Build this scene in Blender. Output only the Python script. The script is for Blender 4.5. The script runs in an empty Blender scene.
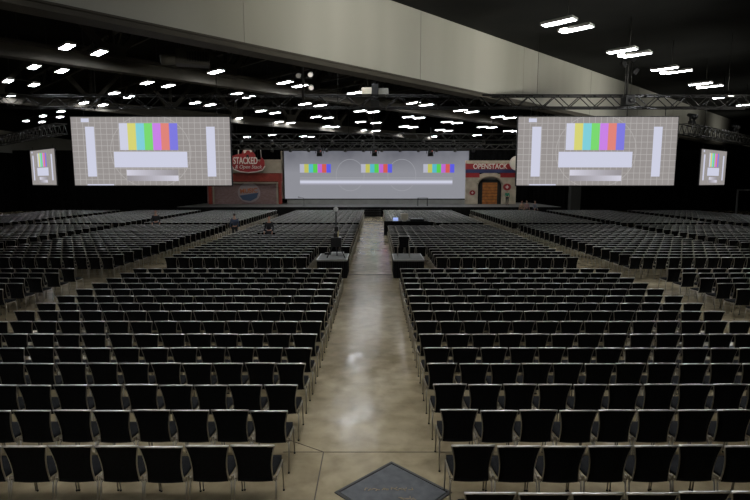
import bpy, math, random
import numpy as np
from mathutils import Vector, Matrix
random.seed(7)
C = bpy.context.scene.collection
R = math.radians
FP = 530.0                      # focal length in pixels of a 750 px wide picture
TILT = math.atan(68/FP)
CAM = Vector((.14, 0, 3.75))
cT, sT = math.cos(TILT), math.sin(TILT)

def ray(u, v):
    x, y = (u-375)/FP, (250-v)/FP
    return Vector((x, cT+y*sT, -sT+y*cT))
def at(u, v, Y):                # the point at world depth Y seen at pixel u, v
    d = ray(u, v); return CAM + d*(Y/d.y)
def ath(u, v, Z):               # the point at world height Z seen at pixel u, v
    d = ray(u, v); return CAM + d*((Z-CAM.z)/d.z)
def project(p):
    q = p-CAM
    zc = q.y*cT-q.z*sT
    if zc < .2: return None
    return 375+FP*q.x/zc, 250-FP*(q.z*cT+q.y*sT)/zc, zc

# ------------------------------------------------------------------ materials
def new_mat(name):
    m = bpy.data.materials.new(name); m.use_nodes = True
    return m, m.node_tree.nodes, m.node_tree.links, m.node_tree.nodes['Principled BSDF']
def mat(name, col, rough=.6, metal=0, noise=0, scale=8, spec=.5):
    m, N, L, b = new_mat(name)
    b.inputs['Base Color'].default_value = (*col, 1); b.inputs['Roughness'].default_value = rough
    b.inputs['Metallic'].default_value = metal; b.inputs['Specular IOR Level'].default_value = spec
    if noise:
        t = N.new('ShaderNodeTexCoord'); n = N.new('ShaderNodeTexNoise'); r = N.new('ShaderNodeValToRGB')
        n.inputs['Scale'].default_value = scale; n.inputs['Detail'].default_value = 5
        L.new(t.outputs['Object'], n.inputs['Vector']); L.new(n.outputs['Fac'], r.inputs['Fac'])
        r.color_ramp.elements[0].position = .3; r.color_ramp.elements[1].position = .7
        r.color_ramp.elements[0].color = (*[c*(1-noise) for c in col], 1)
        r.color_ramp.elements[1].color = (*[min(1, c*(1+noise)) for c in col], 1)
        L.new(r.outputs['Color'], b.inputs['Base Color'])
    return m
def lin(r, g, b):
    f = lambda c: (c/255/12.92) if c/255 <= .04045 else ((c/255+.055)/1.055)**2.4
    return (f(r), f(g), f(b))
def glow(name, col, s):
    m, N, L, b = new_mat(name)
    b.inputs['Base Color'].default_value = (0, 0, 0, 1)
    b.inputs['Specular IOR Level'].default_value = 0
    b.inputs['Emission Color'].default_value = (*col, 1); b.inputs['Emission Strength'].default_value = s
    return m
M = {}
M['black_fabric'] = mat('black_fabric', (.008, .008, .008), .97, 0, .3, 60, .05)
M['seat_fabric_lit'] = mat('seat_fabric_lit', (.017, .0175, .019), .95, 0, .25, 60, .08)  # lighter than the backrest cloth: light from above put into the colour
M['chrome'] = mat('chrome', (.40, .365, .30), .38, .82)
M['rail'] = mat('rail', (.85, .83, .79), .30, .92)
M['black_metal'] = mat('black_metal', (.012, .012, .012), .45, .3)
M['dark_metal'] = mat('dark_metal', (.035, .034, .03), .5, .5)
M['alu'] = mat('alu', (.42, .42, .4), .4, .8)
M['steel_brown'] = mat('steel_brown', (.062, .056, .044), .8, 0, .2, 1.5)
M['steel_dim'] = mat('steel_dim', (.05, .046, .038), .85, 0, .2, 1.5)
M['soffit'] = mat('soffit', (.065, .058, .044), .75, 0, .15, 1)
M['ceiling_black'] = mat('ceiling_black', (.022, .023, .022), .9, 0, .2, .4, .1)
M['ceiling_dark'] = mat('ceiling_dark', (.012, .012, .011), .95, 0, .3, .5, .1)
M['curtain'] = mat('curtain', (.005, .005, .005), .95, 0, .2, 3, .05)
M['skirt'] = mat('skirt', (.006, .006, .006), .95, 0, .2, 6, .1)
M['deck'] = mat('deck', (.16, .16, .145), .6, 0, .2, 2)
M['stage_deck'] = mat('stage_deck', (.10, .10, .09), .6, 0, .2, 2)
M['grey_panel'] = mat('grey_panel', (.26, .26, .235), .7, 0, .15, 1)
M['white'] = mat('white', (.7, .7, .68), .5)
M['paper'] = mat('paper', (.85, .85, .85), .5)
M['beige'] = mat('beige', (.42, .38, .29), .6)
M['red'] = mat('red', (.28, .035, .018), .6, 0, .15, 2)
M['sign_red'] = mat('sign_red', (.32, .02, .022), .5, 0, .1, 2)
M['sign_white'] = mat('sign_white', (.75, .66, .6), .5)
M['sign_blue'] = mat('sign_blue', (.035, .045, .13), .5)
M['badge_blue'] = mat('badge_blue', (.045, .075, .13), .6)
M['orange'] = mat('orange', (.42, .12, .035), .6)
M['cream'] = mat('cream', (.33, .28, .21), .8, 0, .15, 1.5)
M['stone'] = mat('stone', (.46, .39, .29), .85, 0, .25, 1.2)
M['wood'] = mat('wood', (.42, .15, .03), .5, 0, .3, 3)
M['skin'] = mat('skin', (.45, .24, .16), .6)
M['grey_metal_plate'] = mat('grey_metal_plate', (.105, .112, .12), .5, .1, .25, 9)
M['plate_edge'] = mat('plate_edge', (.06, .06, .06), .6)
M['tan_tape'] = mat('tan_tape', (.30, .24, .15), .7, 0, .3, 30)
M['joint'] = mat('joint', (.10, .08, .055), .8)

def bulkhead_material():
    m, N, L, b = new_mat('painted_bulkhead')
    t = N.new('ShaderNodeTexCoord'); mp = N.new('ShaderNodeMapping'); n = N.new('ShaderNodeTexNoise'); r = N.new('ShaderNodeValToRGB')
    mp.inputs['Scale'].default_value = (.22, .22, .03)
    n.inputs['Scale'].default_value = 1; n.inputs['Detail'].default_value = 3
    L.new(t.outputs['Object'], mp.inputs['Vector']); L.new(mp.outputs['Vector'], n.inputs['Vector']); L.new(n.outputs['Fac'], r.inputs['Fac'])
    r.color_ramp.elements[0].position = .3; r.color_ramp.elements[1].position = .65
    r.color_ramp.elements[0].color = (.36, .355, .30, 1); r.color_ramp.elements[1].color = (.50, .495, .435, 1)
    L.new(r.outputs['Color'], b.inputs['Base Color']); b.inputs['Roughness'].default_value = .8
    return m
M['bulkhead'] = bulkhead_material()

def floor_material():
    m, N, L, b = new_mat('polished_concrete')
    t = N.new('ShaderNodeTexCoord')
    def noise(s, d, w=0):
        n = N.new('ShaderNodeTexNoise'); n.inputs['Scale'].default_value = s; n.inputs['Detail'].default_value = d
        n.inputs['Distortion'].default_value = w; L.new(t.outputs['Object'], n.inputs['Vector']); return n
    def ramp(n, p0, c0, p1, c1):
        r = N.new('ShaderNodeValToRGB'); e = r.color_ramp.elements
        e[0].position, e[1].position = p0, p1; e[0].color, e[1].color = (*c0, 1), (*c1, 1)
        L.new(n.outputs['Fac'], r.inputs['Fac']); return r
    big = ramp(noise(.5, 5, .2), .32, (.30, .242, .145), .68, (.54, .46, .305))
    fine = ramp(noise(3.2, 10, .2), .28, (.55, .54, .52), .66, (1, 1, 1))
    mx = N.new('ShaderNodeMix'); mx.data_type = 'RGBA'; mx.blend_type = 'MULTIPLY'; mx.inputs['Factor'].default_value = .8
    L.new(big.outputs['Color'], mx.inputs[6]); L.new(fine.outputs['Color'], mx.inputs[7])
    L.new(mx.outputs[2], b.inputs['Base Color'])
    ro = ramp(noise(1.6, 5, .6), .35, (.12, .12, .12), .65, (.26, .26, .26))
    L.new(ro.outputs['Color'], b.inputs['Roughness'])
    bp = N.new('ShaderNodeBump'); bp.inputs['Strength'].default_value = .12; bp.inputs['Distance'].default_value = .02
    L.new(noise(2.2, 4, .5).outputs['Fac'], bp.inputs['Height']); L.new(bp.outputs['Normal'], b.inputs['Normal'])
    b.inputs['Specular IOR Level'].default_value = .36
    return m
M['floor'] = floor_material()

def brick_material():
    m, N, L, b = new_mat('brick')
    t = N.new('ShaderNodeTexCoord'); mp = N.new('ShaderNodeMapping'); k = N.new('ShaderNodeTexBrick')
    mp.inputs['Rotation'].default_value = (R(90), 0, 0)
    L.new(t.outputs['Object'], mp.inputs['Vector']); L.new(mp.outputs['Vector'], k.inputs['Vector'])
    k.inputs['Color1'].default_value = (.22, .125, .11, 1); k.inputs['Color2'].default_value = (.28, .18, .165, 1)
    k.inputs['Mortar'].default_value = (.2, .16, .15, 1); k.inputs['Scale'].default_value = 2.2
    L.new(k.outputs['Color'], b.inputs['Base Color']); b.inputs['Roughness'].default_value = .9
    return m
M['brick'] = brick_material()

# ------------------------------------------------------------------ mesh builder
class MB:
    def __init__(s): s.v = []; s.f = []; s.mi = []; s.sm = []
    def add(s, vs, fs, k=0, smooth=False):
        o = len(s.v); s.v += [tuple(v) for v in vs]
        for f in fs: s.f.append(tuple(o+i for i in f)); s.mi.append(k); s.sm.append(smooth)
        return s
    def box(s, c, d, k=0, rot=None, taper=None):
        x, y, z = d[0]/2, d[1]/2, d[2]/2
        vs = [Vector((a*x, b*y, e*z)) for a in (-1, 1) for b in (-1, 1) for e in (-1, 1)]
        if taper:
            for q in vs:
                if q.z > 0: q.x *= taper; q.y *= taper
        if rot is not None: vs = [rot @ q for q in vs]
        vs = [q+Vector(c) for q in vs]
        return s.add(vs, [(0, 1, 3, 2), (4, 6, 7, 5), (0, 4, 5, 1), (2, 3, 7, 6), (0, 2, 6, 4), (1, 5, 7, 3)], k)
    def tube(s, pts, r, n=8, k=0, close=False, flat=1.0):
        pts = [Vector(p) for p in pts]; m = len(pts)
        rs = r if isinstance(r, (list, tuple)) else [r]*m
        rings = []
        prev = None
        for i, p in enumerate(pts):
            if close: d = pts[(i+1) % m]-pts[i-1]
            else: d = pts[min(i+1, m-1)]-pts[max(i-1, 0)]
            d.normalize()
            if prev is None:
                u = d.cross(Vector((0, 0, 1)))
                if u.length < .05: u = d.cross(Vector((1, 0, 0)))
            else: u = prev - d*prev.dot(d)
            u.normalize(); prev = u; w = d.cross(u)
            rings.append([p+u*(math.cos(2*math.pi*j/n)*rs[i])+w*(math.sin(2*math.pi*j/n)*rs[i]*flat) for j in range(n)])
        vs = [q for g in rings for q in g]; fs = []
        for i in range(m if close else m-1):
            a, b = i*n, ((i+1) % m)*n
            for j in range(n): fs.append((a+j, a+(j+1) % n, b+(j+1) % n, b+j))
        if not close: fs += [tuple(range(n))[::-1], tuple(range((m-1)*n, m*n))]
        return s.add(vs, fs, k, True)
    def bar(s, p, q, w, k=0):
        p, q = Vector(p), Vector(q); d = q-p
        rot = d.to_track_quat('Z', 'Y').to_matrix()
        return s.box((p+q)/2, (w, w, d.length), k, rot)
    def prism(s, poly, y0, y1, k=0):        # polygon in x,z swept along y
        n = len(poly)
        vs = [(p[0], y0, p[1]) for p in poly]+[(p[0], y1, p[1]) for p in poly]
        fs = [tuple(range(n)), tuple(range(2*n-1, n-1, -1))]+[(i, i+n, (i+1) % n+n, (i+1) % n) for i in range(n)]
        return s.add(vs, fs, k)
    def quad(s, x0, z0, x1, z1, y, k=0):
        return s.add([(x0, y, z0), (x1, y, z0), (x1, y, z1), (x0, y, z1)], [(0, 1, 2, 3)], k)
    def mesh(s, name, mats):
        me = bpy.data.meshes.new(name); me.from_pydata(s.v, [], s.f)
        for m in mats: me.materials.append(m)
        me.polygons.foreach_set('material_index', s.mi); me.polygons.foreach_set('use_smooth', s.sm)
        me.update(); return me
    def build(s, name, mats, parent=None, loc=None, rot=None, bevel=0):
        if not isinstance(mats, (list, tuple)): mats = [mats]
        o = bpy.data.objects.new(name, s.mesh(name, mats)); C.objects.link(o)
        if parent: o.parent = parent
        if loc is not None: o.location = loc
        if rot is not None: o.rotation_euler = rot
        if bevel:
            b = o.modifiers.new('bevel', 'BEVEL'); b.width = bevel; b.segments = 2; b.limit_method = 'ANGLE'
        return o
def tag(o, label=None, cat=None, group=None, kind=None):
    if label: o['label'] = label
    if cat: o['category'] = cat
    if group: o['group'] = group
    if kind: o['kind'] = kind
    return o
def thing(name, label, cat, loc=(0, 0, 0), rz=0, group=None):
    o = bpy.data.objects.new(name, None); C.objects.link(o); o.empty_display_size = .2
    o.location = loc; o.rotation_euler = (0, 0, rz)
    return tag(o, label, cat, group)
def struct(name, mb, m, **k):
    return tag(mb.build(name, m, **k), kind='structure')
def text(name, body, size, m, parent, loc, extrude=.02, shear=0, bold=0, sx=1, rot=(R(90), 0, 0)):
    cu = bpy.data.curves.new(name, 'FONT'); cu.body = body; cu.size = size; cu.extrude = extrude; cu.shear = shear
    cu.align_x = 'CENTER'; cu.align_y = 'CENTER'; cu.offset = bold
    cu.materials.append(m)
    o = bpy.data.objects.new(name, cu); C.objects.link(o); o.parent = parent; o.location = loc; o.rotation_euler = rot; o.scale = (sx, 1, 1)
    bpy.context.view_layer.update()
    me_ = bpy.data.meshes.new_from_object(o.evaluated_get(bpy.context.evaluated_depsgraph_get()))
    q = bpy.data.objects.new(name, me_); C.objects.link(q); q.parent = parent; q.location = loc; q.rotation_euler = rot; q.scale = (sx, 1, 1)
    bpy.data.objects.remove(o); return q

ORD = ['zeroth', 'first', 'second', 'third', 'fourth', 'fifth', 'sixth', 'seventh', 'eighth', 'ninth', 'tenth', 'eleventh',
       'twelfth', 'thirteenth', 'fourteenth', 'fifteenth', 'sixteenth', 'seventeenth', 'eighteenth', 'nineteenth', 'twentieth']

# ------------------------------------------------------------------ setting
struct('floor', MB().box((0, 38, -.1), (104, 110, .2)), M['floor'])
j = MB()
for yy in (7.0,): j.box((.6, yy, .001), (3.5, .016, .003))
for yy in (21.35,): j.box((0, yy, .003), (1.9, .07, .008))
for yy in (30.0, 39.0, 48.0): j.box((0, yy, .001), (60, .05, .003))
j.box((-.58, 5.4, .001), (.016, 3.2, .003))
j.bar((-.58, 7.0, 0), (-1.2, 7.4, 0), .010)
struct('trim_1', j, M['joint'])          # the joints in the concrete

ZB, ZT, Y0 = 8.74, 12.12, 25.0
# the bulkhead runs at 45 degrees over the room
s2 = math.sqrt(.5)
dirB, nrmB = Vector((s2, s2, 0)), Vector((s2, -s2, 0))   # along, towards the near hall
RB = Matrix.Rotation(R(45), 3, 'Z')
def onb(s, n=0, z=0, y0=Y0): return Vector((0, y0, 0)) + dirB*s + nrmB*n + Vector((0, 0, z))
b = MB()
b.box(onb(28, -.25, (ZB+ZT+2.2)/2), (120, .5, ZT+2.2-ZB), 0, RB)
for s_ in range(-30, 90, 10): b.box(onb(s_+3.4, .004, (ZB+ZT)/2), (.02, .02, ZT-ZB-.1), 1, RB)
struct('wall_partition', b, [M['bulkhead'], mat('seam', (.29, .285, .245), .9)])
b = MB()
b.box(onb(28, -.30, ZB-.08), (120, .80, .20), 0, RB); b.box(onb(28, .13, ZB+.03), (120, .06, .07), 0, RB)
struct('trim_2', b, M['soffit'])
# ceilings
def poly_slab(name, pts, z0, z1, m):
    n = len(pts); b = MB()
    b.add([(p[0], p[1], z0) for p in pts]+[(p[0], p[1], z1) for p in pts],
          [tuple(range(n)), tuple(range(2*n-1, n-1, -1))]+[(i, i+n, (i+1) % n+n, (i+1) % n) for i in range(n)])
    return struct(name, b, m)
poly_slab('ceiling', [(-42, -17), (52, -17), (52, 77)], ZT, ZT+.3, M['ceiling_black'])
poly_slab('ceiling_2', [(-42, -17), (52, 77), (52, 93), (-52, 93), (-52, -17)], 15.2, 15.4, M['ceiling_dark'])
struct('wall_back', MB().box((0, 88, 7.7), (104, .4, 15.4)), M['ceiling_dark'])
struct('wall_left', MB().box((-47, 38, 5.1), (.4, 108, 10.2)).box((-47, 38, 12.8), (.42, 108, 5.2), 1), [M['bulkhead'], M['ceiling_dark']])
struct('wall_right', MB().box((51.5, 38, 7.7), (.4, 108, 15.4)), M['ceiling_black'])
struct('wall_front', MB().box((0, -16.8, 7.7), (104, .4, 15.4)), M['ceiling_black'])

# roof girders of the far hall, parallel to the bulkhead
def girder(name, y0, s0, s1, label):
    root = thing(name, label, 'girder', onb(0, 0, 0, y0))
    o = Vector((0, y0, 0))
    P = lambda s, z, n=0: dirB*s+nrmB*n+Vector((0, 0, z))
    c = MB(); c.box(P((s0+s1)/2, 9.95), (s1-s0, .7, .16), 0, RB); c.box(P((s0+s1)/2, 10.3), (s1-s0, .25, .55), 0, RB); c.box(P((s0+s1)/2, 10.62), (s1-s0, .7, .12), 0, RB)
    c.build('bottom_chord', M['steel_brown'], root)
    t = MB(); t.box(P((s0+s1)/2, 14.6), (s1-s0, .6, .5), 0, RB); t.build('top_chord', M['steel_dim'], root)
    w = MB(); k = s0
    while k < s1-7:
        w.bar(P(k+3.5, 10.5), P(k, 14.6), .34); w.bar(P(k+3.5, 10.5), P(k+7, 14.6), .34); w.bar(P(k+3.5, 10.5), P(k+3.5, 14.6), .22)
        w.box(P(k+3.5, 10.9), (1.3, .5, .9), 0, RB)
        k += 7
    w.build('bracing', M['steel_dim'], root)
girder('roof_girder', 45.2, -66, 46, 'nearest brown steel roof girder crossing diagonally beyond the pale bulkhead')
girder('roof_girder', 71.6, -66, 12, 'second brown steel roof girder, deeper in the hall above the stage')
# joists across
for i, s_ in enumerate((-28, -20, -12, -4, 4, 12, 20, 28)):
    p = MB(); p.bar(onb(s_, -1.0, 13.6), onb(s_, -42, 13.6), .35); p.bar(onb(s_, -1.0, 12.2), onb(s_, -42, 12.2), .16)
    for q in range(13): p.bar(onb(s_, -2-q*3, 12.2), onb(s_, -3.5-q*3, 13.6), .1); p.bar(onb(s_, -3.5-q*3, 13.6), onb(s_, -5-q*3, 12.2), .1)
    tag(p.build('roof_joist', M['steel_dim']), 'dim steel roof joist running away behind the bulkhead, among the dark girders', 'joist', 'roof joists between the girders')

# ------------------------------------------------------------------ ceiling lights
LENS = glow('light_lens', (.93, .96, 1.0), 41)
BULB = glow('light_bulb', (1, .95, .88), 16)
def head_mesh(L, W):
    h = MB(); h.box((0, 0, .06), (L, W, .08)); h.box((0, 0, .12), (L*.9, W*.5, .07))
    for sx in (-1, 1): h.box((sx*(L/2-.012), 0, .015), (.03, W, .05))
    for sy in (-1, 1): h.box((0, sy*(W/2-.012), .015), (L, .03, .05))
    l = MB(); l.box((0, W*.25, .01), (L-.06, W*.44, .02)); l.box((0, -W*.25, .01), (L-.06, W*.44, .02)); 
    return h.mesh('housing', [M['white']]), l.mesh('diffuser', [LENS])
HM = head_mesh(1.45, .46)
HM2 = head_mesh(1.42, .50)
def ceiling_light(heads, label, roof, group, bulb=None, hm=HM, rz=-45):
    c = sum((Vector(h) for h in heads), Vector())/len(heads)
    root = thing('ceiling_light', label, 'ceiling light', c, 0, group)
    for h in heads:
        for me, nm in zip(hm, ('housing', 'diffuser')):
            o = bpy.data.objects.new(nm, me); C.objects.link(o); o.parent = root; o.location = Vector(h)-c; o.rotation_euler = (0, 0, R(rz))
    m = MB()
    if len(heads) > 1: m.bar(Vector(heads[0])-c+Vector((0, 0, .2)), Vector(heads[1])-c+Vector((0, 0, .2)), .06)
    m.tube([(0, 0, .15), (0, 0, roof-c.z)], .025, 6)
    m.build('bracket', M['dark_metal'], root)
    if bulb:
        q = Vector(bulb)-c
        s = MB(); s.tube([q+Vector((0, 0, .0)), q+Vector((0, 0, .05)), q+Vector((0, 0, .12))], [.10, .17, .17], 10, 0); s.build('lamp_bulb', BULB, root)
        s = MB(); s.tube([q+Vector((0, 0, .12)), q+Vector((0, 0, .3)), Vector((0, 0, .3))], [.18, .08, .04], 10, 0); s.build('lamp_shade', M['black_metal'], root)
ZL = 3.75+6.6
far = [[(67, 47), (99, 53)], [(34, 67), (62, 71)], [(8, 81), (34, 85)], [(11, 96)], [(26, 121), (43, 116)], [(42, 122), (60, 117)], [(61, 111.5)],
       [(84, 103), (103, 105)], [(114, 93.5), (129, 97)], [(147, 83), (168, 86)], [(216, 72)], [(195, 103), (210, 105)], [(236, 94), (249, 97)],
       [(285, 82.6), (300, 86)], [(261, 111), (275, 113)], [(278.6, 122), (290.5, 123)], [(305, 104), (320, 105.5)], [(316, 117), (328, 118)],
       [(326, 126.6), (335, 127)], [(355, 93)], [(360.5, 111), (373.5, 112)], [(360.5, 122), (376, 123)], [(362, 130.5), (376, 131)],
       [(413, 103), (426.5, 105)], [(408, 117), (419, 118)], [(404, 126.5), (412.6, 127.4)], [(460.5, 110.5), (472, 112)], [(447, 122), (457, 123)],
       [(440, 130), (448, 131)], [(498, 117), (509.6, 118)], [(482.5, 127), (491.6, 127.6)], [(508.6, 131), (515.6, 131.3)], [(400, 134)],
       [(433, 136.6)], [(477, 135.3)], [(272, 135)], [(303, 136.5), (311, 137)], [(247, 137)], [(238, 118.6)]]
zones = [(0, 232, 'over the left test-pattern screen'), (232, 345, "over the wide stage screen's left part"),
         (345, 440, "over the wide stage screen's middle"), (440, 530, "over the wide stage screen's right part")]
for a, z, ph in zones:
    L_ = sorted([f for f in far if a <= f[0][0] < z], key=lambda f: f[0][1])
    for i, f in enumerate(L_):
        kind = 'twin-panel' if len(f) > 1 else 'single-panel'
        lab = f"lit {kind} ceiling light, {ORD[i+1] + ' ' if i else ''}highest in view {ph}"
        hd = [ath(u, v, ZL) for u, v in f]
        ceiling_light(hd, lab, 14.8, 'lit ceiling lights beyond the bulkhead')
# the row on the near, dark ceiling
near = [([(558.7, 22.6), (576, 29.3)], (564, 32)), ([(622, 51), (636.5, 55)], (621, 57)), ([(664.5, 69), (678.5, 71.8)], (663, 74)),
        ([(700.5, 84), (711, 86.7)], (699, 88.5)), ([(723, 97.5), (726, 99)], (731, 97)), ([(746, 105)], None)]
pos = []
for i, (f, bl) in enumerate(near):
    hd = [ath(u, v, ZL) for u, v in f]; pos.append(hd[0])
    lab = f"lit bar-shaped ceiling light under the dark ceiling, {('nearest' if i == 0 else ORD[i+1]+' nearest')} of the receding right-hand row"
    ceiling_light(hd if i != 4 else hd[:1], lab, ZT, 'row of lights on the dark ceiling', ath(*bl, ZL-.1) if bl else None, HM2)
# the same row and its neighbours carried on overhead, out of the picture
stepv = dirB*7.2
k = 0
for row in (0, 1, 2):
    for i in range(-4, 3):
        q = pos[0] - dirB*7.2 + stepv*i + nrmB*(-7.5 + row*8.5)
        if row < 2 and i > -1: continue
        pr = project(q)
        if pr and -40 < pr[0] < 790 and pr[1] > -30: continue
        if q.y < -14 or abs(q.x) > 46: continue
        if (q.x-(q.y-Y0)) < 1.5: continue
        ceiling_light([q, q+dirB*1.1], 'lit twin ceiling light overhead, above the top edge of the picture', ZT, 'lights overhead out of frame', None, HM2)
# lights of the far hall that the bulkhead hides; the polished floor mirrors them
for (x, y) in ((-1.5, 29.6),):
    c_ = Vector((x, y, ZL))
    ceiling_light([c_, c_+dirB*1.4], 'lit twin ceiling light hidden behind the bulkhead, mirrored in the polished aisle floor', 14.8, 'lights hidden by the bulkhead')

# ------------------------------------------------------------------ chairs
def outline(z):                      # half width of the waisted back at height z
    t = (z-.38)/.47
    t = max(0, min(1, t))
    return .206 - .022*math.sin(t*math.pi) + .034*t**1.6
def backy(z):                        # recline
    t = (z-.44)/.42
    return -.205 - .075*t
def chair_parts(hi=True):
    P = {}
    # seat: soft-edged slab, wider in front
    s = MB(); nx, ny = (6, 6) if hi else (2, 2)
    def sp(u, v, top):
        hw = .215+.02*v
        e = max(abs(u), abs(2*v-1))
        z = (.475+.012*(1-u*u)*(1-(2*v-1)**2)-.012*e**6) if top else .425+.010*e**6
        return (u*hw*(1-.05*(abs(2*v-1)**6)), -.20+.43*v, z)
    for top in (True, False):
        vs = [sp(-1+2*i/nx, jj/ny, top) for jj in range(ny+1) for i in range(nx+1)]
        fs = []
        for jj in range(ny):
            for i in range(nx):
                a = jj*(nx+1)+i; q = (a, a+1, a+nx+2, a+nx+1); fs.append(q if top else q[::-1])
        s.add(vs, fs, 0, True)
    n = (nx+1)*(ny+1)
    loop = [i for i in range(nx+1)]+[jj*(nx+1)+nx for jj in range(1, ny+1)]+[ny*(nx+1)+i for i in range(nx-1, -1, -1)]+[jj*(nx+1) for jj in range(ny-1, 0, -1)]
    for a, b_ in zip(loop, loop[1:]+loop[:1]): s.f.append((a, n+a, n+b_, b_)); s.mi.append(0); s.sm.append(False)
    P['seat'] = (s, [M['seat_fabric_lit']])
    # backrest: waisted, padded panel
    b = MB(); nz, nx = (8, 6) if hi else (3, 2)
    for side in (-1, 1):
        vs = []
        for i in range(nz+1):
            z = .385+.46*i/nz
            for k_ in range(nx+1):
                u = -1+2*k_/nx
                pad = (.014+.014*(1-u*u)) if side > 0 else (.010+.004*(1-u*u))
                vs.append((u*(outline(z)-.006), backy(z)+.025*(1-u*u)*-.6+side*pad, z))
        fs = []
        for i in range(nz):
            for k_ in range(nx):
                a = i*(nx+1)+k_; q = (a, a+1, a+nx+2, a+nx+1); fs.append(q if side < 0 else q[::-1])
        b.add(vs, fs, 0, True)
    n = (nz+1)*(nx+1)
    loop = [i for i in range(nx+1)]+[i*(nx+1)+nx for i in range(1, nz+1)]+[nz*(nx+1)+i for i in range(nx-1, -1, -1)]+[i*(nx+1) for i in range(nz-1, 0, -1)]
    for a, b2 in zip(loop, loop[1:]+loop[:1]): b.f.append((a, b2, n+b2, n+a)); b.mi.append(0); b.sm.append(False)
    P['backrest'] = (b, [M['black_fabric']])
    # frame: uprights that follow the waist and flare to the leg joints, and the bright top rail
    f = MB(); m = 8 if hi else 3
    for sx in (-1, 1):
        pts = [(sx*.232, -.19, .375)]+[(sx*(outline(.40+.445*i/m)+.002), backy(.40+.445*i/m), .40+.445*i/m) for i in range(m+1)]
        f.tube(pts, .0085, 6 if hi else 4, 1)
    nr = 8 if hi else 2
    hw = outline(.85)+.002
    f.tube([(-hw+2*hw*i/nr, backy(.855)-.015*(1-(2*i/nr-1)**2), .846+.008*(1-(2*i/nr-1)**2)) for i in range(nr+1)], .0125, 8 if hi else 4, 0)
    P['back_frame'] = (f, [M['rail'], M['chrome']])
    g = MB()
    for sx in (-1, 1): g.tube([(sx*.234, -.20, .415), (sx*.236, .0, .412), (sx*.234, .20, .415)], .011, 6 if hi else 4)
    g.tube([(-.234, -.20, .415), (.234, -.20, .415)], .010, 6 if hi else 4); g.tube([(-.236, .19, .412), (.236, .19, .412)], .010, 6 if hi else 4)
    if hi:
        for sx in (-1, 1): g.box((sx*.243, -.195, .43), (.012, .04, .05)); 
    P['seat_frame'] = (g, [M['chrome']])
    for sx, nm in ((-1, 'leg_a'), (1, 'leg_b')):
        r_ = MB(); r_.tube([(sx*.234, -.19, .425), (sx*.238, -.225, .22), (sx*.239, -.275, .0)], [.011, .010, .009], 6 if hi else 4)
        if hi: r_.tube([(sx*.239, -.275, .0), (sx*.239, -.277, .02)], .0125, 8, 1)
        P[nm] = (r_, [M['chrome'], M['black_metal']])
    for sx, nm in ((-1, 'leg_c'), (1, 'leg_d')):
        r_ = MB(); r_.tube([(sx*.234, .19, .42), (sx*.237, .215, .2), (sx*.239, .235, .0)], [.011, .010, .009], 6 if hi else 4)
        if hi: r_.tube([(sx*.239, .235, .0), (sx*.239, .234, .02)], .0125, 8, 1)
        P[nm] = (r_, [M['chrome'], M['black_metal']])
    return P
HI = chair_parts(True)
HIM = [(('leg' if k_.startswith('leg') else k_), v[0].mesh('chair_'+('leg' if k_.startswith('leg') else k_), v[1])) for k_, v in HI.items()]
# one-mesh chair for copies whose parts cannot be seen
MATS = [M['seat_fabric_lit'], M['black_fabric'], M['rail'], M['chrome'], M['black_metal']]
def merge(P):
    o = MB()
    for k_, (b, ms) in P.items():
        base = len(o.v); o.v += b.v
        for f, mi, sm in zip(b.f, b.mi, b.sm):
            o.f.append(tuple(i+base for i in f)); o.mi.append(MATS.index(ms[min(mi, len(ms)-1)])); o.sm.append(sm)
    return o
MID = merge(HI).mesh('chair_whole', MATS)
LOWB = merge(chair_parts(False))

PITCH, ROWP = .506, .872
TOPS = (491, 445.5, 409.5, 384, 363, 347.5, 333.6, 321, 310.8, 302.9, 295.6, 288.8, 283, 277.8, 272.8, 268.4)
def rowY(k): return ath(375, TOPS[k+1], .86).y if k < 15 else 5.52+ROWP*k
def rowstart(k): return rowY(k)+.28          # chair origin; the top rail sits .28 behind it
near_rows = list(range(-1, 15)); mid_rows = list(range(17, 36)); far_rows = [37.6+i for i in range(20)]
chairs = []
def jit(a): return random.uniform(-a, a)
for k in near_rows+mid_rows+far_rows:
    for side in (-1, 1):
        for blk, x0, n in (('centre', 1.215, 14), ('outer', 10.25, 13), ('third', 18.15, 13), ('fourth', 26.5, 14)):
            if blk == 'fourth' and k < 20: continue
            rowj = jit(.02)
            for i in range(n):
                if k == -1 and side < 0: continue
                x = side*(x0+(.506 if side > 0 and blk == 'centre' else PITCH)*i)
                if k == -1 and blk != 'centre': continue
                if 17 <= k <= 20 and abs(x) < 2.5: continue
                if k in (35, 37.6) and .3 < x < 4.3: continue
                if k == 34 and .3 < x < 1.2: continue
                x += (.01 if side > 0 and blk == 'centre' else 0)
                if k == 28 and abs(x+6.0) < .3: continue
                chairs.append((k, side, blk, i, x+jit(.006), rowstart(k)+rowj*.6+jit(.015), jit(.009)))
def vis(c):
    q = project(Vector((c[4], c[5]-.25, .8)))
    return q is not None and -14 < q[0] < 764 and q[1] < 506
seen = sorted([c for c in chairs if vis(c)], key=lambda c: project(Vector((c[4], c[5], .8)))[2])
ind = seen[:300]; indset = set(id(c) for c in ind)
BN = {('centre', -1): 'left block', ('centre', 1): 'right block', ('outer', -1): 'far left block', ('outer', 1): 'far right block'}
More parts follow.
